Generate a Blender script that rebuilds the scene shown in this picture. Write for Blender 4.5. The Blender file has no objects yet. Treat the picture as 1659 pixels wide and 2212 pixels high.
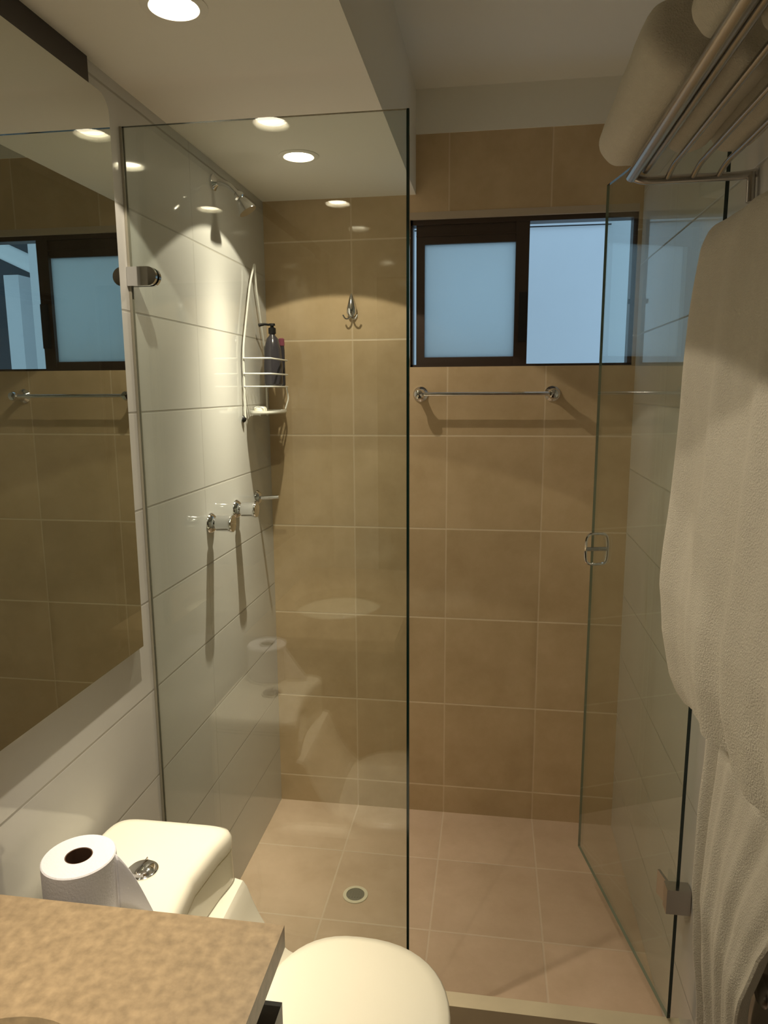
import bpy, bmesh, math, random
from mathutils import Vector, Matrix, noise
random.seed(7)
S = bpy.context.scene
COL = S.collection

# ---------------------------------------------------------------- camera
F, YAW, PITCH, ROLL = 1543.47, -0.1501, -0.1688, -0.0056
CAM = Vector((0.7921, -2.4983, 1.5862))
fw = Vector((math.sin(YAW)*math.cos(PITCH), math.cos(YAW)*math.cos(PITCH), math.sin(PITCH)))
r0 = Vector((math.cos(YAW), -math.sin(YAW), 0)); u0 = r0.cross(fw)
rt = math.cos(ROLL)*r0 + math.sin(ROLL)*u0
up = -math.sin(ROLL)*r0 + math.cos(ROLL)*u0
cd = bpy.data.cameras.new('camera'); cam = bpy.data.objects.new('camera', cd); COL.objects.link(cam)
cam.matrix_world = Matrix(((rt.x, up.x, -fw.x, CAM.x), (rt.y, up.y, -fw.y, CAM.y), (rt.z, up.z, -fw.z, CAM.z), (0, 0, 0, 1)))
cd.sensor_fit = 'VERTICAL'; cd.sensor_height = 24; cd.lens = F/2212*24; cd.clip_start = 0.02
S.camera = cam
# ---------------------------------------------------------------- world, exposure, light levels
W = bpy.data.worlds.new('dusk'); S.world = W; W.use_nodes = True
W.node_tree.nodes['Background'].inputs[0].default_value = (0.20, 0.31, 0.40, 1)
W.node_tree.nodes['Background'].inputs[1].default_value = 1.0
S.view_settings.view_transform = 'Standard'; S.view_settings.look = 'None'
S.view_settings.gamma = 1; S.view_settings.use_curve_mapping = False
S.view_settings.exposure = 1.41
S.cycles.transparent_max_bounces = 24; S.cycles.max_bounces = 14; S.cycles.diffuse_bounces = 8
S.cycles.glossy_bounces = 8; S.cycles.use_denoising = True
S.cycles.sample_clamp_indirect = 6; S.cycles.blur_glossy = 0.3
LAMP_W = 4.0          # each halogen lamp
DISC_E = 10.0         # glowing lamp glass
WARM = (1.0, 0.87, 0.68)
LAMPS = ((0.25, -0.45), (0.25, -1.24), (0.25, -2.00))
HI, LO, SX = 2.544, 2.224, 0.527      # high ceiling, dropped ceiling, its edge
WX = 1.254                            # right wall
FY = -2.95                            # wall behind the camera

# ---------------------------------------------------------------- materials
def new_mat(name):
    m = bpy.data.materials.new(name); m.use_nodes = True
    nt = m.node_tree; b = nt.nodes['Principled BSDF']
    return m, nt, b
def pbr(name, col, rough=.5, metal=0, spec=.5, bump=0, bscale=200, var=0, vscale=5, coat=0):
    m, nt, b = new_mat(name)
    b.inputs['Base Color'].default_value = (*col, 1); b.inputs['Roughness'].default_value = rough
    b.inputs['Metallic'].default_value = metal; b.inputs['Specular IOR Level'].default_value = spec
    b.inputs['Coat Weight'].default_value = coat
    N, L = nt.nodes.new, nt.links.new
    if bump or var:
        tc = N('ShaderNodeTexCoord')
    if bump:
        n = N('ShaderNodeTexNoise'); n.inputs['Scale'].default_value = bscale; n.inputs['Detail'].default_value = 3
        L(tc.outputs['Object'], n.inputs['Vector'])
        bp = N('ShaderNodeBump'); bp.inputs['Strength'].default_value = bump; bp.inputs['Distance'].default_value = .004
        L(n.outputs['Fac'], bp.inputs['Height']); L(bp.outputs['Normal'], b.inputs['Normal'])
    if var:
        n = N('ShaderNodeTexNoise'); n.inputs['Scale'].default_value = vscale; n.inputs['Detail'].default_value = 6
        L(tc.outputs['Object'], n.inputs['Vector'])
        mx = N('ShaderNodeMix'); mx.data_type = 'RGBA'
        mx.inputs[6].default_value = (*[c*(1-var) for c in col], 1); mx.inputs[7].default_value = (*[min(1, c*(1+var)) for c in col], 1)
        L(n.outputs['Fac'], mx.inputs[0]); L(mx.outputs[2], b.inputs['Base Color'])
    return m
def tile(name, ax, org, size, gw, c1, c2, grout, rough, spec=.5, vsc=6, tvar=.06, bump=.4, gmix=(1, 1), coat=0):
    """ax: two axis indices of object space; grout lines at org + k*size"""
    m, nt, b = new_mat(name); N, L = nt.nodes.new, nt.links.new
    tc = N('ShaderNodeTexCoord'); sp = N('ShaderNodeSeparateXYZ'); L(tc.outputs['Object'], sp.inputs[0])
    def mth(op, a, bb=None, c=None):
        n = N('ShaderNodeMath'); n.operation = op
        for i, v in enumerate((a, bb, c)):
            if v is None: continue
            if isinstance(v, (int, float)): n.inputs[i].default_value = v
            else: L(v, n.inputs[i])
        return n.outputs[0]
    cells = []; dist = []
    for i in (0, 1):
        t = mth('DIVIDE', mth('SUBTRACT', sp.outputs[ax[i]], org[i]), size[i])
        fl = mth('FLOOR', t); fr = mth('SUBTRACT', t, fl)
        d = mth('MULTIPLY', mth('MINIMUM', fr, mth('SUBTRACT', 1.0, fr)), size[i])
        mr = N('ShaderNodeMapRange'); mr.inputs[1].default_value = gw*.5; mr.inputs[2].default_value = gw*.9
        mr.inputs[3].default_value = gmix[i]; mr.inputs[4].default_value = 0; mr.clamp = True
        L(d, mr.inputs[0]); dist.append(mr.outputs[0]); cells.append(fl)
    g = mth('MAXIMUM', dist[0], dist[1])
    cb = N('ShaderNodeCombineXYZ'); L(cells[0], cb.inputs[0]); L(cells[1], cb.inputs[1])
    wn = N('ShaderNodeTexWhiteNoise'); L(cb.outputs[0], wn.inputs['Vector'])
    nz = N('ShaderNodeTexNoise'); nz.inputs['Scale'].default_value = vsc; nz.inputs['Detail'].default_value = 8; nz.inputs['Roughness'].default_value = .65
    va = N('ShaderNodeVectorMath'); va.operation = 'ADD'; sc = N('ShaderNodeVectorMath'); sc.operation = 'SCALE'
    L(wn.outputs['Color'], sc.inputs[0]); sc.inputs['Scale'].default_value = 9
    L(tc.outputs['Object'], va.inputs[0]); L(sc.outputs[0], va.inputs[1]); L(va.outputs[0], nz.inputs['Vector'])
    cr = N('ShaderNodeMapRange'); cr.inputs[1].default_value = .33; cr.inputs[2].default_value = .67; L(nz.outputs['Fac'], cr.inputs[0])
    mx = N('ShaderNodeMix'); mx.data_type = 'RGBA'; mx.inputs[6].default_value = (*c1, 1); mx.inputs[7].default_value = (*c2, 1)
    L(cr.outputs[0], mx.inputs[0])
    br = mth('ADD', mth('MULTIPLY', wn.outputs['Value'], tvar*2), 1-tvar)
    hsv = N('ShaderNodeHueSaturation'); L(mx.outputs[2], hsv.inputs['Color']); L(br, hsv.inputs['Value'])
    m2 = N('ShaderNodeMix'); m2.data_type = 'RGBA'; L(g, m2.inputs[0]); L(hsv.outputs[0], m2.inputs[6]); m2.inputs[7].default_value = (*grout, 1)
    L(m2.outputs[2], b.inputs['Base Color'])
    rr = mth('ADD', mth('MULTIPLY', g, .6-rough), rough); L(rr, b.inputs['Roughness'])
    b.inputs['Specular IOR Level'].default_value = spec
    b.inputs['Coat Weight'].default_value = coat; b.inputs['Coat Roughness'].default_value = .05
    bp = N('ShaderNodeBump'); bp.inputs['Strength'].default_value = bump; bp.inputs['Distance'].default_value = .002
    L(mth('SUBTRACT', 1.0, g), bp.inputs['Height']); L(bp.outputs['Normal'], b.inputs['Normal'])
    return m
def glass(name, tint, f0=.045, rough=0.0):
    m, nt, b = new_mat(name); N, L = nt.nodes.new, nt.links.new; nt.nodes.remove(b)
    geo = N('ShaderNodeNewGeometry'); dp = N('ShaderNodeVectorMath'); dp.operation = 'DOT_PRODUCT'
    L(geo.outputs['Normal'], dp.inputs[0]); L(geo.outputs['Incoming'], dp.inputs[1])
    def mth(op, a, bb):
        n = N('ShaderNodeMath'); n.operation = op
        for i, v in enumerate((a, bb)):
            if isinstance(v, (int, float)): n.inputs[i].default_value = v
            elif v is not None: L(v, n.inputs[i])
        return n.outputs[0]
    ab = mth('ABSOLUTE', dp.outputs['Value'], None)
    p5 = mth('POWER', mth('SUBTRACT', 1.0, ab), 5.0)
    fr = mth('MINIMUM', mth('ADD', mth('MULTIPLY', p5, 1-f0), f0), 1.0)
    tr = N('ShaderNodeBsdfTransparent'); tr.inputs[0].default_value = (*tint, 1)
    gl = N('ShaderNodeBsdfGlossy'); gl.inputs['Roughness'].default_value = rough
    mx = N('ShaderNodeMixShader'); L(fr, mx.inputs[0]); L(tr.outputs[0], mx.inputs[1]); L(gl.outputs[0], mx.inputs[2])
    L(mx.outputs[0], nt.nodes['Material Output'].inputs['Surface'])
    return m
def emis(name, col, st):
    m, nt, b = new_mat(name); b.inputs['Base Color'].default_value = (0, 0, 0, 1)
    b.inputs['Emission Color'].default_value = (*col, 1); b.inputs['Emission Strength'].default_value = st
    return m

U = .33
Z0 = 1.759; X0 = .637
M = {}
M['beige'] = tile('beige wall tile', (0, 2), (X0, Z0), (U, U), .004, (.515, .385, .228), (.615, .47, .295), (.78, .66, .48), .06, .28, gmix=(.4, .75))
M['sfloor'] = tile('shower floor tile', (0, 1), (X0, -.282), (U, U), .004, (.56, .415, .29), (.66, .50, .365), (.66, .55, .42), .22, .4, gmix=(.6, .7))
M['bfloor'] = tile('bathroom floor tile', (0, 1), (X0, -.282), (U, U), .004, (.17, .10, .06), (.23, .14, .085), (.2, .14, .1), .35, .4)
M['white'] = tile('white wall tile', (1, 2), (-.611, Z0), (1.32, .22), .0032, (.59, .585, .555), (.61, .605, .575), (.40, .385, .34), .06, .5, tvar=.01, gmix=(.3, 1))
M['whiteR'] = tile('white wall tile right', (1, 2), (-.45, Z0), (.66, .22), .0032, (.59, .585, .555), (.61, .605, .575), (.40, .385, .34), .06, .5, tvar=.01, gmix=(.3, 1))
M['plaster'] = pbr('ceiling paint', (.83, .81, .75), .75, spec=.2)
M['counter'] = pbr('speckled stone', (.34, .25, .15), .30, spec=.5, var=.55, vscale=60)
M['cream'] = pbr('cream ceramic', (.88, .84, .70), .12, spec=.5, coat=.3)
M['lid'] = pbr('cream plastic', (.86, .82, .68), .22)
M['doorwood'] = pbr('dark door wood', (.06, .04, .028), .4, var=.2, vscale=8)
M['strip'] = pbr('dark shade strip', (.055, .044, .035), .6)  # near-black tone stands in for shade at the wall top
M['chrome'] = pbr('chrome', (.75, .75, .76), .08, metal=1)
M['steel'] = pbr('brushed steel', (.5, .48, .46), .25, metal=1)
M['mirror'] = pbr('mirror silver', (.70, .71, .66), .0, metal=1)
M['dark'] = pbr('dark edge', (.03, .03, .03), .4)
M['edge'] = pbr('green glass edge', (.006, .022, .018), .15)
M['edge2'] = pbr('lit glass edge', (.16, .22, .17), .15)  # paler copy of the glass edge, with light painted into its colour
M['glass'] = glass('shower glass', (.93, .96, .94), .055)
M['channel'] = pbr('clear sealant', (.30, .28, .22), .4)
M['mortar'] = pbr('pale plaster strip', (.50, .42, .32), .8)
M['frame'] = pbr('bronze aluminium', (.060, .042, .032), .4, metal=.3)
M['latch'] = pbr('black plastic', (.010, .009, .009), .45)
M['paper'] = pbr('tissue paper', (.80, .79, .83), .9, spec=.1, bump=.15, bscale=250)
M['card'] = pbr('cardboard core', (.10, .055, .035), .9, spec=.1)
M['terry'] = pbr('white terry cloth', (.66, .62, .53), .95, spec=.05, bump=.7, bscale=420, var=.05, vscale=60)
M['bottle'] = pbr('dark grey bottle', (.06, .055, .065), .18)
M['pink'] = pbr('pink cap', (.30, .08, .12), .4)
M['wire'] = pbr('white coated wire', (.85, .84, .78), .25)
M['soap'] = pbr('pale soap', (.80, .79, .70), .35)
M['wood'] = pbr('dark cabinet laminate', (.035, .026, .022), .35)
M['trim'] = pbr('pale threshold stone', (.60, .52, .36), .3, var=.12, vscale=14)
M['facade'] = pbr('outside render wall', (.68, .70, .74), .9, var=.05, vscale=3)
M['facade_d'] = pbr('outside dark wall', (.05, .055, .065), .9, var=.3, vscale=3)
M['pipe'] = pbr('outside pipe', (.75, .77, .8), .4)
M['drain'] = pbr('drain metal', (.35, .35, .30), .35, metal=.6)
M['drainring'] = pbr('drain rim', (.72, .66, .50), .3)
M['cord'] = pbr('lamp interior', (.75, .72, .65), .35, metal=.5)
# frosted pane
m, nt, b = new_mat('frosted glass'); b.inputs['Base Color'].default_value = (.80, .86, .88, 1)
b.inputs['Transmission Weight'].default_value = 0
tl = nt.nodes.new('ShaderNodeBsdfTranslucent'); tl.inputs[0].default_value = (.90, .93, .92, 1)
gls = nt.nodes.new('ShaderNodeBsdfGlossy'); gls.inputs['Roughness'].default_value = .25
mxs = nt.nodes.new('ShaderNodeMixShader'); mxs.inputs[0].default_value = .05
nt.links.new(tl.outputs[0], mxs.inputs[1]); nt.links.new(gls.outputs[0], mxs.inputs[2])
nt.links.new(mxs.outputs[0], nt.nodes['Material Output'].inputs['Surface']); nt.nodes.remove(b); M['frost'] = m
M['glow'] = emis('lamp glass', (1, .86, .62), DISC_E)

# ---------------------------------------------------------------- mesh helpers
def out(name, bm, mats, parent=None, smooth=False, bevel=0, seg=3, recalc=True):
    if bevel:
        es = [e for e in bm.edges if len(e.link_faces) == 2 and e.calc_face_angle(0) > math.radians(30)]
        bmesh.ops.bevel(bm, geom=es, offset=bevel, segments=seg, profile=.5, affect='EDGES')
    if recalc: bmesh.ops.recalc_face_normals(bm, faces=bm.faces)
    me = bpy.data.meshes.new(name); bm.to_mesh(me); bm.free()
    if not isinstance(mats, (list, tuple)): mats = [mats]
    for k in mats: me.materials.append(M[k] if isinstance(k, str) else k)
    if smooth:
        for p in me.polygons: p.use_smooth = True
        try: me.set_sharp_from_angle(angle=math.radians(42))
        except Exception: pass
    o = bpy.data.objects.new(name, me); COL.objects.link(o)
    if parent:
        o.parent = parent; o.matrix_parent_inverse = parent.matrix_world.inverted()
    return o
def BM(): return bmesh.new()
def box(bm, x0, x1, y0, y1, z0, z1, mi=0):
    v = [bm.verts.new((x, y, z)) for z in (z0, z1) for y in (y0, y1) for x in (x0, x1)]
    for f in ((0, 1, 3, 2), (4, 6, 7, 5), (0, 4, 5, 1), (2, 3, 7, 6), (0, 2, 6, 4), (1, 5, 7, 3)):
        bm.faces.new([v[i] for i in f]).material_index = mi
def prism(bm, pts, d, mi=0):
    """pts: closed planar 3d polygon; extruded by vector d"""
    a = [bm.verts.new(p) for p in pts]; b_ = [bm.verts.new(Vector(p)+Vector(d)) for p in pts]; n = len(a)
    bm.faces.new(a).material_index = mi; bm.faces.new(b_[::-1]).material_index = mi
    for i in range(n): bm.faces.new((a[i], a[(i+1) % n], b_[(i+1) % n], b_[i])).material_index = mi
def loft(bm, rings, closed=True, caps=True, mi=0):
    vs = [[bm.verts.new(p) for p in r] for r in rings]
    for a, b_ in zip(vs, vs[1:]):
        n = len(a)
        for i in range(n if closed else n-1): bm.faces.new((a[i], a[(i+1) % n], b_[(i+1) % n], b_[i])).material_index = mi
    if caps:
        bm.faces.new(vs[0][::-1]).material_index = mi; bm.faces.new(vs[-1]).material_index = mi
    return vs
def tube(bm, pts, r, n=10, mi=0, closed=False):
    pts = [Vector(p) for p in pts]; rings = []; prev = None; N_ = len(pts)
    for i, p in enumerate(pts):
        if closed: t = (pts[(i+1) % N_]-pts[i-1]).normalized()
        else: t = (pts[min(i+1, N_-1)]-pts[max(i-1, 0)]).normalized()
        if prev is None:
            a = t.orthogonal().normalized()
        else:
            a = (prev-t*prev.dot(t)).normalized()
        prev = a; b_ = t.cross(a); rr = r[i] if isinstance(r, (list, tuple)) else r
        rings.append([p+(a*math.cos(2*math.pi*k/n)+b_*math.sin(2*math.pi*k/n))*rr for k in range(n)])
    if closed: rings.append(rings[0]); loft(bm, rings, caps=False, mi=mi); bmesh.ops.remove_doubles(bm, verts=bm.verts, dist=1e-6)
    else: loft(bm, rings, mi=mi)
def arc(pts, rad, n=5):
    """round the inner corners of a polyline"""
    pts = [Vector(p) for p in pts]; o = [pts[0]]
    for a, b_, c in zip(pts, pts[1:], pts[2:]):
        u = (a-b_); w = (c-b_); q = min(rad, u.length*.49, w.length*.49)
        s = b_+u.normalized()*q; e = b_+w.normalized()*q
        for k in range(n+1):
            t = k/n; o.append((1-t)**2*s+2*t*(1-t)*b_+t*t*e)
    o.append(pts[-1]); return o
def lathe(bm, c, axis, prof, n=28, mi=0, caps=True):
    """prof: list of (distance along axis, radius)"""
    c = Vector(c); axis = Vector(axis).normalized(); a = axis.orthogonal().normalized(); b_ = axis.cross(a)
    loft(bm, [[c+axis*h+(a*math.cos(2*math.pi*k/n)+b_*math.sin(2*math.pi*k/n))*max(r, 1e-5) for k in range(n)] for h, r in prof], mi=mi, caps=caps)
def empty(name, loc):
    o = bpy.data.objects.new(name, None); COL.objects.link(o); o.location = loc; o.empty_display_size = .05
    bpy.context.view_layer.update(); return o
def tag(o, label, cat, group=None):
    o['label'] = label; o['category'] = cat
    if group: o['group'] = group
    return o
def struct(o, label=None, cat=None):
    o['kind'] = 'structure'
    if label: o['label'] = label
    if cat: o['category'] = cat
    return o

# ---------------------------------------------------------------- room shell
b = BM(); box(b, -.12, 0, FY-.12, .12, -.1, HI+.1)
struct(out('wall_left', b, 'white'), 'glossy white tiled wall on the left with the mirror and shower taps', 'wall')
b = BM(); box(b, WX, WX+.12, FY-.12, .12, -.1, HI+.1)
struct(out('wall_right', b, 'whiteR'), 'white tiled wall behind the hanging white towel on the right', 'wall')
WIN = (.508, 1.243, 1.664, 2.146); TT = 2.409; OT = 2.168
b = BM()
box(b, 0, WIN[0], 0, .12, -.1, TT); box(b, WIN[1], WX, 0, .12, -.1, TT)
box(b, WIN[0], WIN[1], 0, .12, -.1, WIN[2]); box(b, WIN[0], WIN[1], 0, .12, OT, TT)
box(b, 0, WX, -.004, .12, TT, HI+.1, 1)
struct(out('wall_back', b, ['beige', 'plaster']), 'beige tiled back wall of the shower with the window', 'wall')
b = BM(); box(b, 0, WX, FY-.12, FY, -.1, HI+.1)
struct(out('wall_front', b, 'plaster'), 'painted wall facing the shower', 'wall')
b = BM(); box(b, .30, 1.16, FY, FY+.035, .004, 2.05); dr0 = struct(out('added_door', b, 'doorwood', bevel=.002), 'unseen dark wooden door added behind the camera', 'door')  # unseen door, added so chrome and glass reflect something dark
b = BM(); box(b, .24, .30, FY, FY+.045, 0, 2.11); box(b, 1.16, 1.22, FY, FY+.045, 0, 2.11); box(b, .30, 1.16, FY, FY+.045, 2.05, 2.11)
struct(out('added_door_frame', b, 'doorwood', bevel=.002), 'dark frame around the added wooden door', 'trim')  # frame of the added, unseen door
b = BM(); box(b, SX, WX, FY, 0, HI, HI+.1)
struct(out('ceiling', b, 'plaster'), 'higher painted ceiling above the right half of the shower', 'ceiling')
# dropped ceiling with round lamp openings
b = BM(); HR = .048; n = 32
ys = [FY]+[y for x, yc in sorted(LAMPS, key=lambda q: q[1]) for y in (yc-.09, yc+.09)]+[0]
def quad(pts, mi=0): b.faces.new([b.verts.new(p) for p in pts]).material_index = mi
for i in range(0, len(ys)-1, 2): quad([(0, ys[i], LO), (SX, ys[i], LO), (SX, ys[i+1], LO), (0, ys[i+1], LO)])
for (lx, ly) in LAMPS:
    quad([(0, ly-.09, LO), (lx-.09, ly-.09, LO), (lx-.09, ly+.09, LO), (0, ly+.09, LO)])
    quad([(lx+.09, ly-.09, LO), (SX, ly-.09, LO), (SX, ly+.09, LO), (lx+.09, ly+.09, LO)])
    for k in range(n):
        a0, a1 = 2*math.pi*k/n, 2*math.pi*(k+1)/n
        def sq(a):
            c, s = math.cos(a), math.sin(a); t = .09/max(abs(c), abs(s)); return (lx+c*t, ly+s*t, LO)
        quad([sq(a0), sq(a1), (lx+math.cos(a1)*HR, ly+math.sin(a1)*HR, LO), (lx+math.cos(a0)*HR, ly+math.sin(a0)*HR, LO)])
quad([(SX, FY, LO), (SX, 0, LO), (SX, 0, HI+.1), (SX, FY, HI+.1)])
quad([(0, FY, HI+.1), (SX, FY, HI+.1), (SX, 0, HI+.1), (0, 0, HI+.1)])
bmesh.ops.remove_doubles(b, verts=b.verts, dist=1e-5)
struct(out('ceiling', b, 'plaster'), 'dropped white ceiling strip holding the round lamps', 'ceiling')
b = BM(); box(b, 0, WX, -.955, 0, -.1, 0)
struct(out('floor', b, 'sfloor'), 'beige tiled shower floor with the drain', 'floor')
b = BM(); box(b, 0, WX, FY, -.955, -.1, 0)
struct(out('floor', b, 'bfloor'), 'brown tiled floor outside the shower', 'floor')
b = BM(); box(b, 0, WX, -.994, -.952, 0, .122)
struct(out('trim_1', b, 'trim', bevel=.004), 'pale stone threshold under the shower glass', 'threshold')

# ---------------------------------------------------------------- window
b = BM(); wy0, wy1 = .012, .062; f = .014
box(b, WIN[0], WIN[1], wy0, wy1, WIN[2], WIN[2]+.008); box(b, WIN[0], WIN[1], wy0, wy1, WIN[3]-.016, WIN[3])
box(b, WIN[0], WIN[0]+.008, wy0, wy1, WIN[2], WIN[3]); box(b, WIN[1]-f, WIN[1], wy0, wy1, WIN[2], WIN[3])
b2 = BM(); box(b2, WIN[0], WIN[1], -.001, .012, WIN[3], WIN[3]+.022)
struct(out('trim_4', b2, 'mortar'), 'pale plaster strip over the window frame', 'trim')
win = struct(out('window_1', b, 'frame', bevel=.001, seg=1), 'sliding window with bronze frame and one frosted sash, high on the back wall', 'window')
sash = BM(); sx0, sx1, sz0, sz1 = .527, .902, WIN[2]+.006, WIN[3]-.016
px0, px1, pz0, pz1 = .555, .858, 1.697, 2.069
box(sash, sx0, px0, .020, .046, sz0, sz1); box(sash, px1, sx1, .014, .046, sz0, sz1)
box(sash, px0, px1, .020, .046, sz0, pz0); box(sash, px0, px1, .020, .046, pz1, sz1)
box(sash, sx0, sx1, .016, .020, 2.094, 2.098)
sa = out('sash', sash, 'frame', win, bevel=.0015, seg=1)
p_ = BM(); box(p_, px0-.004, px1+.004, .031, .035, pz0-.004, pz1+.004); out('pane', p_, 'frost', sa)
l_ = BM(); box(l_, .872, .898, .002, .014, 1.745, 1.905); out('latch', l_, 'latch', sa, bevel=.003)
k_ = BM(); box(k_, 1.222, 1.230, .006, .016, 1.86, 1.875); out('latch_keeper', k_, 'latch', win)
# outside: pale wall across the light well, darker recess with pipes
b = BM(); box(b, -2.2, 1.70, 1.15, 1.19, -.5, 6)
struct(out('wall_outside', b, 'facade'), 'pale blue-lit wall seen through the open half of the window', 'wall')
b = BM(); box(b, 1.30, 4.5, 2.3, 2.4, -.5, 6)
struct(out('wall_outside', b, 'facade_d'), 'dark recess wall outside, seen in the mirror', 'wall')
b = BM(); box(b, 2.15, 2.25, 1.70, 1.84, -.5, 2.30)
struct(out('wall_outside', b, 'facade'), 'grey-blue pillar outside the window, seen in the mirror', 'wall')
b = BM(); tube(b, [(1.90, 1.60, 2.30), (2.60, 1.60, 2.62)], .05, 16)
tag(out('drain_pipe', b, 'pipe', smooth=True), 'pale sloping pipe outside the window, seen at the left edge in the mirror', 'pipe')
b = BM(); tube(b, [(.2, 1.14, 2.350), (1.325, 1.14, 2.346)], .003, 6)
tag(out('wall_cable', b, 'latch', smooth=True), 'thin dark cable across the pale wall outside the open half of the window', 'cable')

# ---------------------------------------------------------------- recessed lamps
def halogen_profile(la, tilt=0.0, peak=8.5, width=17.0, base=1.0):
    # angular spread of a dichroic halogen reflector: strong centre, weak wide flood
    la.use_nodes = True; nt = la.node_tree; N, L = nt.nodes.new, nt.links.new
    em = nt.nodes['Emission']; g = N('ShaderNodeNewGeometry'); sp = N('ShaderNodeVectorMath'); sp.operation = 'DOT_PRODUCT'; L(g.outputs['Incoming'], sp.inputs[0])
    t_ = math.radians(tilt); sp.inputs[1].default_value = (-math.sin(t_), 0, -math.cos(t_))   # burner leaning towards the tiled wall
    def mth(op, a, b=None):
        n = N('ShaderNodeMath'); n.operation = op
        for i_, v in enumerate((a, b)):
            if isinstance(v, (int, float)): n.inputs[i_].default_value = v
            elif v is not None: L(v, n.inputs[i_])
        return n.outputs[0]
    th = mth('MULTIPLY', mth('ARCCOSINE', mth('MINIMUM', mth('ABSOLUTE', sp.outputs['Value']), 1.0)), 180/math.pi/width)
    e = mth('ADD', mth('MULTIPLY', mth('EXPONENT', mth('MULTIPLY', mth('MULTIPLY', th, th), -1.0)), peak), base)
    L(e, em.inputs['Strength'])
LB = ('round recessed ceiling lamp nearest the window, above the shower', 'round recessed ceiling lamp in the middle, at the top edge of the photo', 'round recessed ceiling lamp nearest the camera, seen as a reflection in the shower glass')
for i, (lx, ly) in enumerate(LAMPS):
    t = tag(empty('recessed_lamp', (lx, ly, LO)), LB[i], 'ceiling lamp', 'recessed lamps in the dropped ceiling')
    b = BM(); R_ = .056
    lathe(b, (lx, ly, LO), (0, 0, -1), [(0, .0395), (0, R_), (.0015, R_), (.004, R_-.006), (.004, .042), (0, .0395), (-.035, .0395), (-.035, .047), (0, .047)], 40, caps=False)
    out('trim_ring', b, 'plaster', t, smooth=True)
    b = BM(); lathe(b, (lx, ly, LO), (0, 0, 1), [(.032, .0385), (.046, .03), (.055, .01), (.055, 0)], 36, caps=False)
    out('reflector', b, 'cord', t, smooth=True)
    b = BM(); lathe(b, (lx, ly, LO), (0, 0, 1), [(.014, .0385), (.008, .0375), (.0045, .031), (.0025, .018), (.002, .0001)], 40, caps=False)
    ld = out('lamp_glass', b, 'glow', t, smooth=True)
    la = bpy.data.lights.new('bulb', 'SPOT'); la.energy = LAMP_W; la.color = WARM
    la.spot_size = math.radians(114); la.spot_blend = .04; la.shadow_soft_size = .008
    halogen_profile(la, (12, 0, 0)[i], (12, 9, 8)[i])
    lo = bpy.data.objects.new('bulb', la); COL.objects.link(lo); lo.parent = t; lo.location = (0, 0, -.018)

# ---------------------------------------------------------------- mirror
b = BM(); my0, my1, mz0, mz1 = -2.62, -1.047, 1.016, 2.168; rr = .035; pts = []
for cy, cz, a0 in ((my1-rr, mz1-rr, 0), (my0+rr, mz1-rr, 90)):
    for k in range(9):
        a = math.radians(a0+k*90/8); pts.append((cy+math.cos(a)*rr, cz+math.sin(a)*rr))
pts += [(my0, mz0), (my1, mz0)]
prism(b, [(.018, y, z) for y, z in pts], (-.018, 0, 0), 1)
for fce in b.faces:
    if all(abs(v.co.x-.018) < 1e-6 for v in fce.verts): fce.material_index = 0
tag(out('wall_mirror', b, ['mirror', 'channel']), 'large frameless mirror on the white tiled wall above the vanity', 'mirror')

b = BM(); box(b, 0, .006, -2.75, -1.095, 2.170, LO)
struct(out('shade_strip', b, 'strip'), 'dark shade strip put in for the unlit wall between the mirror and the dropped ceiling', 'trim')  # wall above the mirror is only in shade, painted here as a strip

# ---------------------------------------------------------------- shower glass
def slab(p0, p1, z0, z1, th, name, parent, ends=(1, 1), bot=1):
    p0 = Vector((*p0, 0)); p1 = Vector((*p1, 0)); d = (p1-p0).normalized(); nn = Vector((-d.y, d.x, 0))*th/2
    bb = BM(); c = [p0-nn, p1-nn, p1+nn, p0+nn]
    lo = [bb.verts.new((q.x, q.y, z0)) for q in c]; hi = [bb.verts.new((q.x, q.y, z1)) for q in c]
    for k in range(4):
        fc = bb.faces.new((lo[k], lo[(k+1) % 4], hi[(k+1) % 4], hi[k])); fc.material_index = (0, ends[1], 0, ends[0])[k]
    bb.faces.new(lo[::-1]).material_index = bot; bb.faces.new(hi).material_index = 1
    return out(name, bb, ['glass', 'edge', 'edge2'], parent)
TOPZ = 2.138; PY = -.9706
pn = tag(empty('fixed_shower_panel', (.31, PY, .122)), 'fixed clear glass shower panel between the white wall and the door opening', 'shower screen')
slab((.001, PY), (.611, PY), .123, TOPZ, .008, 'pane', pn)
b = BM(); box(b, .6115, .617, PY-.0045, PY+.0045, .123, TOPZ); out('polished_edge', b, 'edge', pn, bevel=.001, seg=1)
b = BM(); box(b, .0005, .006, PY-.006, PY-.004, .123, TOPZ); box(b, .0005, .006, PY+.004, PY+.006, .123, TOPZ)
out('seal', b, 'channel', pn)
def pill(bb, x0, x1, z0, z1, y0, y1, n=10):
    r = (z1-z0)/2; pp = []
    for k in range(n+1):
        a = -math.pi/2+math.pi*k/n; pp.append((x1-r+math.cos(a)*r, (z0+z1)/2+math.sin(a)*r))
    pp += [(x0, z1), (x0, z0)]
    prism(bb, [(x, y0, z) for x, z in pp], (0, y1-y0, 0))
b = BM(); pill(b, .001, .068, 1.813, 1.853, PY-.013, PY-.0045)
out('wall_clamp', b, 'chrome', pn, smooth=True, bevel=.002)
b = BM(); pill(b, .001, .068, 1.813, 1.853, PY+.0045, PY+.013)
out('wall_clamp', b, 'chrome', pn, smooth=True, bevel=.002)
for z in (.33,):
    b = BM(); pill(b, .001, .046, z, z+.04, PY-.013, PY-.0045); out('wall_clamp', b, 'chrome', pn, smooth=True, bevel=.002)

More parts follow.
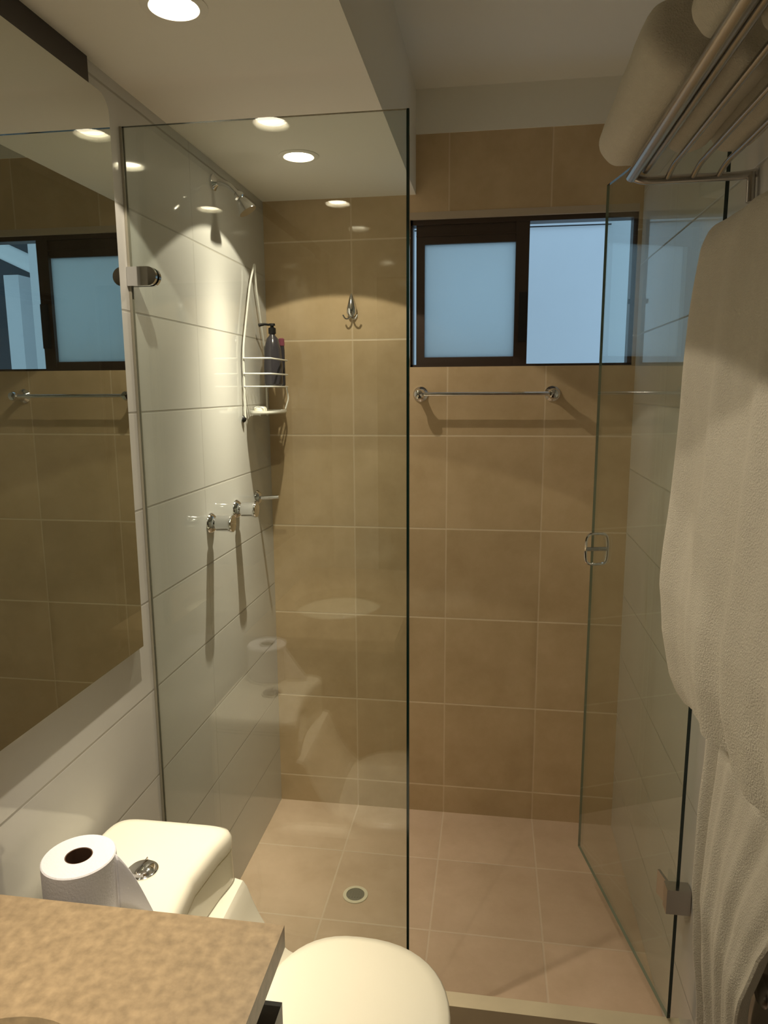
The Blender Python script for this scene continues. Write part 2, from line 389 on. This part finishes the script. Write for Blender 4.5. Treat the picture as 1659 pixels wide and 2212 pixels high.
dn = tag(empty('glass_shower_door', (1.226, PY, .13)), 'clear glass shower door swung open against the right wall', 'shower door')
D0 = Vector((1.226, PY)); D1 = Vector((1.095, -.343))
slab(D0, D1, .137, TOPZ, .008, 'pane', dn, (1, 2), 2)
dd = (D1-D0).normalized(); nn = Vector((-dd.y, dd.x))   # nn points left (into the shower)
if nn.x > 0: nn = -nn
# oval handle, a loop on both sides of the glass near the free edge
hc = D0+dd*(.64-.035); hz = 1.123
loop = []
for k in range(36):
    a = 2*math.pi*k/36; c, s = math.cos(a), math.sin(a); e = .42
    x = math.copysign(abs(c)**e, c)*.033; z = math.copysign(abs(s)**(e+.15), s)*.046
    loop.append((hc.x+nn.x*x, hc.y+nn.y*x, hz+z))
b = BM(); tube(b, loop, .0042, 8, closed=True)
hd = out('handle', b, 'chrome', dn, smooth=True)
b = BM(); tube(b, [(hc.x+nn.x*.032, hc.y+nn.y*.032, hz), (hc.x-nn.x*.032, hc.y-nn.y*.032, hz)], .006, 10)
out('spindle', b, 'steel', hd, smooth=True)
for z in (.450, 1.80):
    b = BM(); box(b, 1.200, 1.252, PY-.016, PY+.016, z-.03, z+.03)
    h = out('hinge', b, 'steel', dn, bevel=.004)
    b = BM(); q0 = D0+nn*.010; q1 = q0+dd*.06+nn*.004
    prism(b, [(q0.x, q0.y, z+.028), (q1.x, q1.y, z+.030), (q1.x, q1.y, z-.030), (q0.x, q0.y, z-.028)], (nn.x*.006, nn.y*.006, 0))
    out('clamp_plate', b, 'steel', h)

# ---------------------------------------------------------------- towel bar
def flange(bm, c, ax, r=.022):
    lathe(bm, c, ax, [(0, r), (.004, r), (.012, r*.72), (.018, r*.5), (.05, r*.42), (.055, r*.6), (.066, r*.68), (.076, r*.55), (.080, .001)], 24)
t = tag(empty('towel_bar', (.765, 0, 1.57)), 'chrome towel bar with round end posts under the window', 'towel rail')
for x in (.545, .990):
    b = BM(); flange(b, (x, 0, 1.572), (0, -1, 0), .026); out('post', b, 'chrome', t, smooth=True)
b = BM(); tube(b, [(.548, -.062, 1.572), (.987, -.062, 1.572)], .0065, 12); out('bar', b, 'chrome', t, smooth=True)

# ---------------------------------------------------------------- robe hook
t = tag(empty('robe_hook', (.307, 0, 1.87)), 'chrome teardrop robe hook on the beige tile joint beside the window', 'hook')
b = BM(); lathe(b, (.307, -.012, 1.835), (0, 0, 1), [(0, .002), (.002, .012), (.012, .0175), (.028, .017), (.05, .011), (.068, .006), (.078, .001)], 20)
out('body', b, 'chrome', t, smooth=True)
for s in (-1, 1):
    b = BM(); tube(b, arc([(.307, -.014, 1.842), (.307+s*.006, -.026, 1.828), (.307+s*.018, -.034, 1.826), (.307+s*.025, -.036, 1.840)], .010, 5), .0028, 8)
    out('prong', b, 'chrome', t, smooth=True)

# ---------------------------------------------------------------- shower head and taps (left wall)
t = tag(empty('wall_shower', (0, -.455, 2.165)), 'small chrome shower head on a short arm high on the white wall', 'shower head')
b = BM(); lathe(b, (0, -.455, 2.165), (1, 0, 0), [(0, .022), (.005, .022), (.012, .012), (.016, .009)], 24); out('flange', b, 'chrome', t, smooth=True)
b = BM(); tube(b, arc([(.01, -.455, 2.165), (.045, -.455, 2.160), (.074, -.45, 2.128)], .02, 6), .008, 12); out('arm', b, 'chrome', t, smooth=True)
b = BM(); ax = Vector((.50, .05, -.86)); lathe(b, (.070, -.45, 2.134), ax, [(-.004, .008), (.004, .015), (.012, .015), (.016, .011), (.024, .016), (.050, .026), (.056, .026), (.056, .001)], 26)
out('nozzle', b, 'chrome', t, smooth=True)
TP = ((-.583, 1.214, 'nearest the camera'), (-.374, 1.220, 'in the middle'))
for y, z, w in TP:
    t = tag(empty('shower_tap', (0, y, z)), 'round chrome shower tap knob on the white wall, ' + w, 'tap', 'taps on the shower wall')
    b = BM(); lathe(b, (0, y, z), (1, 0, 0), [(0, .030), (.003, .030), (.012, .022), (.016, .014), (.022, .013)], 28); out('escutcheon', b, 'chrome', t, smooth=True)
    b = BM(); lathe(b, (.018, y, z), (1, 0, 0), [(0, .014), (.003, .023), (.038, .0235), (.044, .026), (.05, .024), (.052, .001)], 28); out('knob', b, 'chrome', t, smooth=True)
t = tag(empty('shower_tap', (0, -.17, 1.226)), 'slim chrome shower valve lever nearest the corner of the shower', 'tap', 'taps on the shower wall')
b = BM(); lathe(b, (0, -.17, 1.226), (1, 0, 0), [(0, .026), (.003, .026), (.012, .018), (.016, .010)], 28); out('escutcheon', b, 'chrome', t, smooth=True)
b = BM(); tube(b, [(.012, -.17, 1.226), (.05, -.17, 1.228), (.078, -.17, 1.230)], [.008, .0075, .006], 12); out('lever', b, 'chrome', t, smooth=True)

# ---------------------------------------------------------------- shower caddy
cy0, cy1, cx = -.285, -.055, .095; cyc = (cy0+cy1)/2
t = tag(empty('shower_caddy', (.01, cyc, 1.52)), 'white wire shower caddy hanging on the white wall in the corner', 'shower rack')
b = BM()
tube(b, arc([(.010, cy0, 1.50), (.010, cy0+.004, 1.72), (.012, cyc-.030, 1.925), (.020, cyc-.004, 1.990), (.020, cyc+.004, 1.990), (.012, cyc+.030, 1.925), (.010, cy1-.004, 1.72), (.010, cy1, 1.50)], .03, 4), .0032, 8)
out('back_frame', b, 'wire', t, smooth=True)
for z in (1.688, 1.640, 1.600):
    b = BM(); r_ = .0026 if z > 1.61 else .002
    tube(b, arc([(.010, cy0, z), (cx, cy0+.01, z), (cx, cy1-.01, z), (.010, cy1, z)], .022, 6), r_, 8)
    out('basket_rail', b, 'wire', t, smooth=True)
b = BM()
for k in range(7):
    y = cy0+.02+k*(cy1-cy0-.04)/6; tube(b, [(.010, y, 1.600), (cx-.003, y, 1.600)], .0014, 6)
out('basket_floor', b, 'wire', t)
b = BM(); tube(b, arc([(.085, cy1-.01, 1.60), (.092, cy1-.012, 1.56), (.085, cy1-.03, 1.525)], .01, 4), .0026, 8)
out('side_stay', b, 'wire', t, smooth=True)
b = BM(); rings = []
for z, g in ((1.520, -.012), (1.512, 0), (1.516, .004), (1.5225, .004), (1.5225, -.002), (1.5175, -.006)):
    ring = []
    for k in range(32):
        a = 2*math.pi*k/32; c, s = math.cos(a), math.sin(a)
        ring.append((.052+math.copysign(abs(c)**.6, c)*(.042+g), cyc+math.copysign(abs(s)**.6, s)*(.10+g), z))
    rings.append(ring)
rings = rings[1:]; loft(b, rings)
out('soap_dish', b, 'wire', t, smooth=True)
b = BM(); lathe(b, (.004, cy0, 1.498), (1, 0, 0), [(0, .012), (.004, .010), (.009, .004)], 16)
out('suction_foot', b, 'latch', t, smooth=True)
b = BM(); rings = []
for z, g in ((1.5185, .7), (1.523, 1), (1.531, 1), (1.536, .75)):
    rings.append([(.045+math.cos(a)*.020*g, -.235+math.sin(a)*.030*g, z) for a in [2*math.pi*k/24 for k in range(24)]])
loft(b, rings); tag(out('soap_bar', b, 'soap', smooth=True), 'small pale bar of soap on the lowest tray of the wire caddy', 'soap')
# bottle
t = tag(empty('shampoo_bottle', (.060, -.130, 1.602)), 'dark grey pump bottle standing in the white wire caddy', 'bottle')
b = BM(); rings = []
for h, w, d in ((0, .027, .017), (.006, .033, .021), (.06, .034, .022), (.12, .030, .019), (.155, .021, .014), (.166, .0105, .0105), (.172, .010, .010)):
    rings.append([(.060+.0001*h+math.cos(a)*w*.92, -.130+math.sin(a)*w, 1.6025+h) for a in [2*math.pi*k/28 for k in range(28)]])
loft(b, rings); bo = out('body', b, 'bottle', t, smooth=True)
b = BM(); lathe(b, (.060, -.130, 1.774), (0, 0, 1), [(0, .0125), (.018, .0125), (.021, .006), (.026, .006), (.026, .011), (.033, .010), (.034, .001)], 20)
pu = out('pump', b, 'latch', t, smooth=True)
b = BM(); tube(b, [(.058, -.118, 1.803), (.036, -.135, 1.805), (.020, -.147, 1.801)], [.0035, .004, .006], 8); out('spout', b, 'latch', pu, smooth=True)
t = tag(empty('lotion_tube', (.072, -.075, 1.602)), 'dark tube with a pink cap standing behind the pump bottle in the caddy', 'bottle')
b = BM(); rings = [[(.076+math.cos(a)*w, -.080+math.sin(a)*w, 1.6025+h) for a in [2*math.pi*k/20 for k in range(20)]] for h, w in ((0, .008), (.004, .0105), (.12, .0102), (.135, .009))]
loft(b, rings); out('body', b, 'bottle', t, smooth=True)
b = BM(); lathe(b, (.076, -.080, 1.7375), (0, 0, 1), [(0, .0105), (.022, .0100), (.025, .007), (.025, .001)], 20); out('cap', b, 'pink', t, smooth=True)

# ---------------------------------------------------------------- drain
t = tag(empty('floor_drain', (.39, -.495, 0)), 'round metal drain in the beige shower floor', 'drain')
b = BM(); lathe(b, (.390, -.495, 0), (0, 0, 1), [(.0005, .040), (.003, .0395), (.0035, .036), (.003, .029), (.0005, .029)], 40, caps=False); out('rim', b, 'drainring', t, smooth=True)
b = BM(); lathe(b, (.390, -.495, 0), (0, 0, 1), [(.0004, .0285), (.0018, .0285), (.0022, .02), (.0022, .0001)], 32)
for k in range(5):
    x = .390-.018+k*.009; box(b, x-.0012, x+.0012, -.495-.014, -.495+.014, .0022, .0032)
out('grate', b, 'drain', t)

# ---------------------------------------------------------------- toilet
TY = -1.372
t = tag(empty('toilet', (.35, TY, 0)), 'cream toilet with closed lid beside the stone vanity', 'toilet')
def front(y): q = (y-TY)/.168; return .262+.034*q*q
def tank_ring(z, g, xb):
    hw = .168+g; pp = []; n_ = 14
    yy = [TY+hw*(2*k/n_-1) for k in range(n_+1)]
    fr = [(front(y)+g+0.0, y, z) for y in yy]
    c = .030
    P = [(xb, TY-hw, z)]+fr+[(xb, TY+hw, z)]
    return P
def round_ring(P, r):
    P = [Vector(p) for p in P]; n_ = len(P); o = []
    for i in range(n_):
        a, b0, c = P[i-1], P[i], P[(i+1) % n_]; u = a-b0; w = c-b0
        ang = u.angle(w)
        q = min(r, u.length*.49 if ang > 2.5 else r, w.length*.49 if ang > 2.5 else r)
        if ang > 2.5:
            for k in range(7): o.append(b0)
            continue
        q1 = min(r, u.length*.9); q2 = min(r, w.length*.9)
        s = b0+u.normalized()*q1; e = b0+w.normalized()*q2
        for k in range(7):
            tt = k/6; o.append((1-tt)**2*s+2*tt*(1-tt)*b0+tt*tt*e)
    return o
def outl(z, g, xb, zc=0):
    hw = .168+g; n_ = 60; o = []
    # superellipse-like rounded outline in tank coordinates
    for k in range(n_):
        a = 2*math.pi*k/n_; c, s = math.cos(a), math.sin(a); e = .28
        u_ = math.copysign(abs(c)**e, c); v_ = math.copysign(abs(s)**e, s)
        y = TY+v_*hw; xf = front(y)+g
        o.append((xb+(xf-xb)*(u_*.5+.5), y, z))
    return o
b = BM()
loft(b, [outl(.30, .002, .02), outl(.42, .003, .02), outl(.655, -.001, .02)])
out('tank', b, 'cream', t, smooth=True)
b = BM()
loft(b, [outl(.655, -.006, .018), outl(.660, .000, .015), outl(.682, .000, .015), outl(.693, -.004, .019), outl(.6985, -.012, .026), outl(.700, -.024, .036)])
out('tank_lid', b, 'cream', t, smooth=True)
# flush button
b = BM(); lathe(b, (.160, TY, .6995), (0, 0, 1), [(0, .029), (.003, .029), (.0045, .0265), (.0045, .024), (.009, .022), (.0125, .014), (.0137, .0001)], 32)
fb = out('flush_button', b, 'chrome', t, smooth=True); fb['label'] = 'domed chrome flush button'
b = BM(); box(b, .1592, .1608, TY-.022, TY+.022, .7085, .7140); out('button_split', b, 'steel', fb)
# bowl pedestal
def egg(z, x0, x1, hw, n_=48, e=.86):
    cxx = x0+(x1-x0)*.45; o = []
    for k in range(n_):
        a = 2*math.pi*k/n_; c, s = math.cos(a), math.sin(a)
        rx = (x1-cxx) if c > 0 else (cxx-x0)
        o.append((cxx+math.copysign(abs(c)**e, c)*rx, TY+math.copysign(abs(s)**e, s)*hw, z))
    return o
b = BM()
loft(b, [egg(0, .10, .60, .115), egg(.02, .10, .60, .115), egg(.06, .11, .585, .105), egg(.18, .10, .60, .112), egg(.28, .08, .67, .16), egg(.35, .07, .715, .185), egg(.385, .07, .725, .193), egg(.395, .08, .715, .185)])
out('bowl', b, 'cream', t, smooth=True)
# shoulder that flows from tank down to the bowl
b = BM()
prof = [(.10, .30), (.10, .578), (.280, .584), (.296, .580), (.3035, .568), (.313, .540), (.327, .508), (.344, .477), (.364, .449), (.388, .428), (.41, .416), (.43, .406), (.44, .36), (.30, .30)]
ringL = []
for kk, (yy, g) in enumerate(((TY-.160, -.006), (TY-.154, 0), (TY+.154, 0), (TY+.160, -.006))):
    ringL.append([(x, yy, z+g) for x, z in prof])
loft(b, ringL)
out('shoulder', b, 'cream', t, smooth=True)
# seat and lid
b = BM(); loft(b, [egg(.397, .375, .725, .186, e=.84), egg(.400, .370, .732, .192, e=.84), egg(.412, .370, .732, .192, e=.84), egg(.4145, .375, .727, .188, e=.84)])
out('seat', b, 'lid', t, smooth=True)
b = BM(); loft(b, [egg(.4155, .372, .732, .203, e=.84), egg(.418, .366, .738, .209, e=.84), egg(.428, .366, .738, .209, e=.84), egg(.434, .371, .733, .204, e=.84), egg(.438, .39, .712, .186, e=.86), egg(.4405, .44, .66, .13, e=.9), egg(.441, .50, .60, .05, e=1)])
out('lid', b, 'lid', t, smooth=True)
for s in (-1, 1):
    b = BM(); tube(b, [(.372, TY+s*.075-.02, .432), (.372, TY+s*.075+.02, .432)], .010, 12); out('hinge', b, 'lid', t, smooth=True)

# ---------------------------------------------------------------- toilet paper roll on the tank
RC = Vector((.112, -1.490)); RR = .0600
t = tag(empty('toilet_paper_roll', (RC.x, RC.y, .701)), 'white toilet paper roll standing on the tank with its end trailing', 'toilet paper')
b = BM(); lathe(b, (RC.x, RC.y, .7012), (0, 0, 1), [(0, .022), (0, RR-.002), (.002, RR), (.107, RR), (.109, RR-.002), (.109, .0225), (.002, .0225)], 48, caps=False)
out('paper', b, 'paper', t, smooth=True)
b = BM(); lathe(b, (RC.x, RC.y, .7012), (0, 0, 1), [(0, .0222), (.1085, .0222), (.1085, .0208), (0, .0208)], 36, caps=False); out('core', b, 'card', t, smooth=True)
b = BM(); rows = []
for k in range(16):      # loose end leaves the roll on its right and droops on to the tank
    q = k/15; a = math.radians(14)
    sx = RC.x+math.cos(a)*(RR+.0005)+q*.072; sy = RC.y+math.sin(a)*RR-.006*q+.004*math.sin(q*4)
    zt = .809-.1055*q**1.1
    rows.append([(sx, sy, .7016+(zt-.7016)*j/5) for j in range(6)])
vs = [[b.verts.new(p) for p in r] for r in rows]
for a_, c_ in zip(vs, vs[1:]):
    for j in range(5): b.faces.new((a_[j], c_[j], c_[j+1], a_[j+1]))
tl_ = out('loose_end', b, 'paper', t, smooth=True)
md = tl_.modifiers.new('thick', 'SOLIDIFY'); md.thickness = .0006

# ---------------------------------------------------------------- vanity
CX1, CY1, CZ1, CZ0 = .500, -1.584, .800, .763; cxs, cys, ea, eb = .235, -1.980, .165, .197
b = BM(); n_ = 48
def ringc(z):
    o = []
    for k in range(n_):
        a = 2*math.pi*k/n_; o.append((cxs+math.cos(a)*ea, cys+math.sin(a)*eb, z))
    return o
def ringo(z):
    o = []; x0, x1, y0, y1 = .002, CX1, -2.50, CY1
    for k in range(n_):
        a = 2*math.pi*k/n_; c, s = math.cos(a), math.sin(a)
        tx = ((x1 if c > 0 else x0)-cxs)/c if abs(c) > 1e-9 else 9; ty = ((y1 if s > 0 else y0)-cys)/s if abs(s) > 1e-9 else 9
        tt = min(tx, ty); o.append((cxs+c*tt, cys+s*tt, z))
    return o
def snap(ring, z):     # move nearest vertex on to each corner
    ring = [list(p) for p in ring]
    for cx_, cy_ in ((.002, -2.50), (.002, CY1), (CX1, -2.50), (CX1, CY1)):
        i = min(range(len(ring)), key=lambda i: (ring[i][0]-cx_)**2+(ring[i][1]-cy_)**2); ring[i] = [cx_, cy_, z]
    return ring
vs = loft(b, [ringc(CZ0), ringc(CZ1), snap(ringo(CZ1), CZ1), snap(ringo(CZ0), CZ0), ringc(CZ0)], caps=False)
bmesh.ops.remove_doubles(b, verts=b.verts, dist=1e-5)
tag(out('countertop', b, 'counter'), 'speckled brown stone vanity countertop in the lower left corner', 'countertop')
t = tag(empty('wash_basin', (cxs, cys, .65)), 'basin sunk into the brown stone countertop', 'sink')
b = BM()
loft(b, [[(cxs+math.cos(2*math.pi*k/40)*(ea+.006)*s, cys+math.sin(2*math.pi*k/40)*(eb+.006)*s, z) for k in range(40)] for z, s in ((.762, 1.0), (.755, 1.0), (.70, .95), (.655, .75), (.635, .4), (.632, .08), (.637, .08), (.641, .38), (.662, .72), (.705, .91), (.762, .955))], caps=False)
b_ = out('bowl', b, 'cream', t, smooth=True)
b = BM(); lathe(b, (cxs, cys, .640), (0, 0, 1), [(0, .021), (.003, .021), (.004, .017), (.003, .0001)], 24); out('plug', b, 'chrome', t, smooth=True)
t = tag(empty('vanity_cabinet', (.24, -2.05, 0)), 'dark vanity cabinet under the stone countertop', 'cabinet')
b = BM(); box(b, .004, .462, -2.48, -1.625, .10, .60); box(b, .004, .024, -2.48, -1.625, .60, .762); box(b, .030, .462, -1.645, -1.625, .60, .762); box(b, .004, .462, -2.48, -2.46, .60, .762); box(b, .02, .42, -2.46, -1.65, 0, .10)
out('carcass', b, 'wood', t, bevel=.001, seg=1)
b = BM(); box(b, .464, .505, -2.04, -1.622, .565, .705); dr = out('drawer_front', b, 'wood', t, bevel=.002)
b = BM(); box(b, .464, .484, -2.48, -2.05, .11, .705); out('door', b, 'wood', t, bevel=.002)
b = BM(); box(b, .464, .484, -2.04, -1.622, .11, .555); out('door', b, 'wood', t, bevel=.002)

# ---------------------------------------------------------------- towel rack on the right wall
RZ = 1.970; RX = 1.036; RY0, RY1 = -2.35, -1.052
t = tag(empty('towel_rack', (WX, -1.7, RZ)), 'chrome hotel towel rack high on the right wall holding rolled towels', 'towel rack')
b = BM(); tube(b, [(RX, RY0, RZ), (RX, RY1, RZ)], .0105, 16); out('front_rail', b, 'steel', t, smooth=True)
b = BM(); tube(b, [(RX+.022, RY0, RZ+.006), (RX+.022, RY1-.012, RZ+.006)], .0065, 12); out('front_rail', b, 'steel', t, smooth=True)
for x in (1.098, 1.142, 1.186):
    b = BM(); tube(b, arc([(x, RY0, RZ+.004), (x, RY1-.05, RZ+.004), (x, RY1-.004, RZ-.006)], .03, 5), .0050, 10); out('shelf_rod', b, 'steel', t, smooth=True)
for y in (RY1, RY0):
    b = BM(); tube(b, arc([(RX, y, RZ), (RX+.02, y, RZ-.008), (WX-.03, y, RZ-.008), (WX-.002, y, RZ-.004)], .012, 4), .0075, 12); ar = out('side_arm', b, 'steel', t, smooth=True)
    b = BM(); tube(b, [(WX-.012, y-.002, RZ-.004), (WX-.012, y-.006, RZ-.055)], .0075, 10); out('hook_stub', b, 'steel', ar, smooth=True)
BX, BZ = 1.168, 1.818
b = BM(); tube(b, arc([(WX, -1.30, BZ), (BX, -1.30, BZ), (BX, -2.24, BZ), (WX, -2.24, BZ)], .02, 5), .007, 12)
tag(out('hanging_rail', b, 'steel', smooth=True), 'chrome rail under the rack carrying the hanging white towels', 'towel rail')

# rolled towels on the rack
def roll(name, y0, y1, x, z, r, label, grp, sq=1.0):
    bm_ = BM(); rings = []; n_ = 56
    def rad(a, yy): return r*(1+.04*math.sin(3*a+yy*9)+.02*math.sin(7*a+x*40))
    prof_ = [(y1, .05), (y1-.0005, .25), (y1-.003, .48), (y1-.009, .69), (y1-.018, .84), (y1-.030, .94), (y1-.046, 1.0)]
    L_ = y1-.046; m_ = 10
    prof_ += [(L_-(L_-(y0+.03))*k/m_, 1.0+.015*math.sin(k*1.7)) for k in range(1, m_+1)]
    prof_ += [(y0+.018, .96), (y0+.009, .88), (y0+.003, .74), (y0, .52), (y0+.002, .3), (y0+.003, .05)]
    for yy, s in prof_:
        rings.append([(x+math.cos(2*math.pi*k/n_)*rad(2*math.pi*k/n_, yy)*s*sq, yy, z+math.sin(2*math.pi*k/n_)*rad(2*math.pi*k/n_, yy)*s) for k in range(n_)])
    loft(bm_, rings)
    o = out(name, bm_, 'terry', smooth=True); tag(o, label, 'towel', grp); return o
g = 'rolled towels on the rack'
zb = RZ+.0145
roll('rolled_towel', -1.47, -1.022, 1.024, zb+.0485, .0500, 'thick rolled white towel bulging over the front rail, far end of the rack', g)
roll('rolled_towel', -1.46, -1.085, 1.114, zb+.0355, .0365, 'rolled white towel at the far end of the rack, middle one of three', g)
roll('rolled_towel', -1.47, -1.080, 1.190, zb+.038, .0395, 'rolled white towel at the far end of the rack, against the wall', g)
roll('rolled_towel', -1.90, -1.510, 1.048, zb+.036, .0370, 'slim rolled white towel near the camera, resting on the front rail', g)
roll('rolled_towel', -1.90, -1.500, 1.128, zb+.038, .0400, 'rolled white towel near the camera, behind the slim one by the rail', g)
roll('rolled_towel', -1.90, -1.505, 1.208, zb+.037, .0380, 'rolled white towel near the camera, against the wall', g)

# hanging towels
def lerp(tab, z):
    tab = sorted(tab)
    if z <= tab[0][0]: return tab[0][1]
    for (a, va), (c, vc) in zip(tab, tab[1:]):
        if z <= c: return va+(vc-va)*(z-a)/(c-a)
    return tab[-1][1]
def cloth(name, label, zt, zb_f, yfar_f, ynear_f, xf_f, th, seed, amp, nf):
    """front sheet facing -x plus a back sheet, closed all round"""
    bm_ = BM(); NS, NT = 72, 110; F_ = []; B_ = []
    for i in range(NT+1):
        q = i/NT; fr_, br_ = [], []
        for j in range(NS+1):
            s = j/NS
            zb_ = zb_f(s); z = zt+(zb_-zt)*q
            y = yfar_f(z)+(ynear_f(z)-yfar_f(z))*s
            fold = amp*(.3+.7*q)*(math.sin(s*nf*6.283+seed+1.2*math.sin(q*2+seed)) + .5*math.sin(s*nf*11.3+2*seed+q*1.5))
            fold += .020*math.exp(-((s-.10)/.035)**2)*min(1, max(0, (q-.25)*3))
            nz = noise.noise(Vector((y*9, z*9, seed)))*.004
            ed = min(1, min(s, 1-s)*14); ed = math.sqrt(max(0, 1-(1-ed)**2))
            x = xf_f(z, s)+fold+nz
            tc_ = th*(.25+.75*ed); top = min(1, q*18); top = math.sqrt(max(0, 1-(1-top)**2))
            xm = x+th/2
            fr_.append(bm_.verts.new((xm-tc_/2*(.15+.85*top), y, z))); br_.append(bm_.verts.new((xm+tc_/2*(.15+.85*top), y, z)))
        F_.append(fr_); B_.append(br_)
    for i in range(NT):
        for j in range(NS):
            bm_.faces.new((F_[i][j], F_[i][j+1], F_[i+1][j+1], F_[i+1][j])); bm_.faces.new((B_[i][j], B_[i+1][j], B_[i+1][j+1], B_[i][j+1]))
    for i in range(NT):
        bm_.faces.new((F_[i][0], F_[i+1][0], B_[i+1][0], B_[i][0])); bm_.faces.new((F_[i][NS], B_[i][NS], B_[i+1][NS], F_[i+1][NS]))
    for j in range(NS):
        bm_.faces.new((F_[0][j], B_[0][j], B_[0][j+1], F_[0][j+1])); bm_.faces.new((F_[NT][j], F_[NT][j+1], B_[NT][j+1], B_[NT][j]))
    return tag(out(name, bm_, 'terry', smooth=True), label, 'towel')
XA = [(1.04, 1.128), (1.07, 1.106), (1.10, 1.094), (1.18, 1.078), (1.26, 1.073), (1.46, 1.086), (1.69, 1.094), (1.80, 1.104), (1.83, 1.112)]
ta = cloth('hanging_towel', 'long white terry bath towel hanging in front, with a slanting hem', 1.832,
      lambda s: 1.05+.05*min(1, s*5)+.02*s, lambda z: -1.255, lambda z: -2.15, lambda z, s: lerp(XA, z)+.010*min(1, s*3), .024, 1.3, .007, 6)
b = BM(); rings = []
for y in (-1.256, -1.262, -1.5, -1.8, -2.14, -2.149):
    k = .8 if y in (-1.256, -2.149) else 1
    o_ = [(BX+math.cos(a)*.022*k, y, BZ+math.sin(a)*.022*k) for a in [math.pi*j/12 for j in range(13)]]
    i_ = [(BX+math.cos(a)*.0098, y, BZ+math.sin(a)*.0098) for a in [math.pi*j/12 for j in range(12, -1, -1)]]
    rings.append(o_+i_)
loft(b, rings); out('fold_over', b, 'terry', ta, smooth=True)
XB = [(.30, 1.205), (.40, 1.196), (.70, 1.166), (1.0, 1.170), (1.06, 1.184), (1.80, 1.186)]
cloth('hanging_towel', 'longer white towel hanging behind, below the slanting hem of the front one', 1.80,
      lambda s: .36+.10*s, lambda z: -1.262-.02*max(0, 1.0-z), lambda z: lerp([(.30, -1.42), (.633, -1.495), (.80, -1.56), (.90, -1.62), (1.1, -1.78), (1.8, -2.1)], z), lambda z, s: lerp(XB, z), .020, 4.1, .004, 4)
b = BM(); lathe(b, (WX, -1.500, .705), (-1, 0, 0), [(0, .024), (.004, .024), (.008, .012), (.030, .011), (.036, .020), (.05, .024), (.056, .018), (.057, .001)], 24)
tag(out('wall_peg', b, 'steel', smooth=True), 'small round metal knob on the right wall at the photo edge', 'knob')
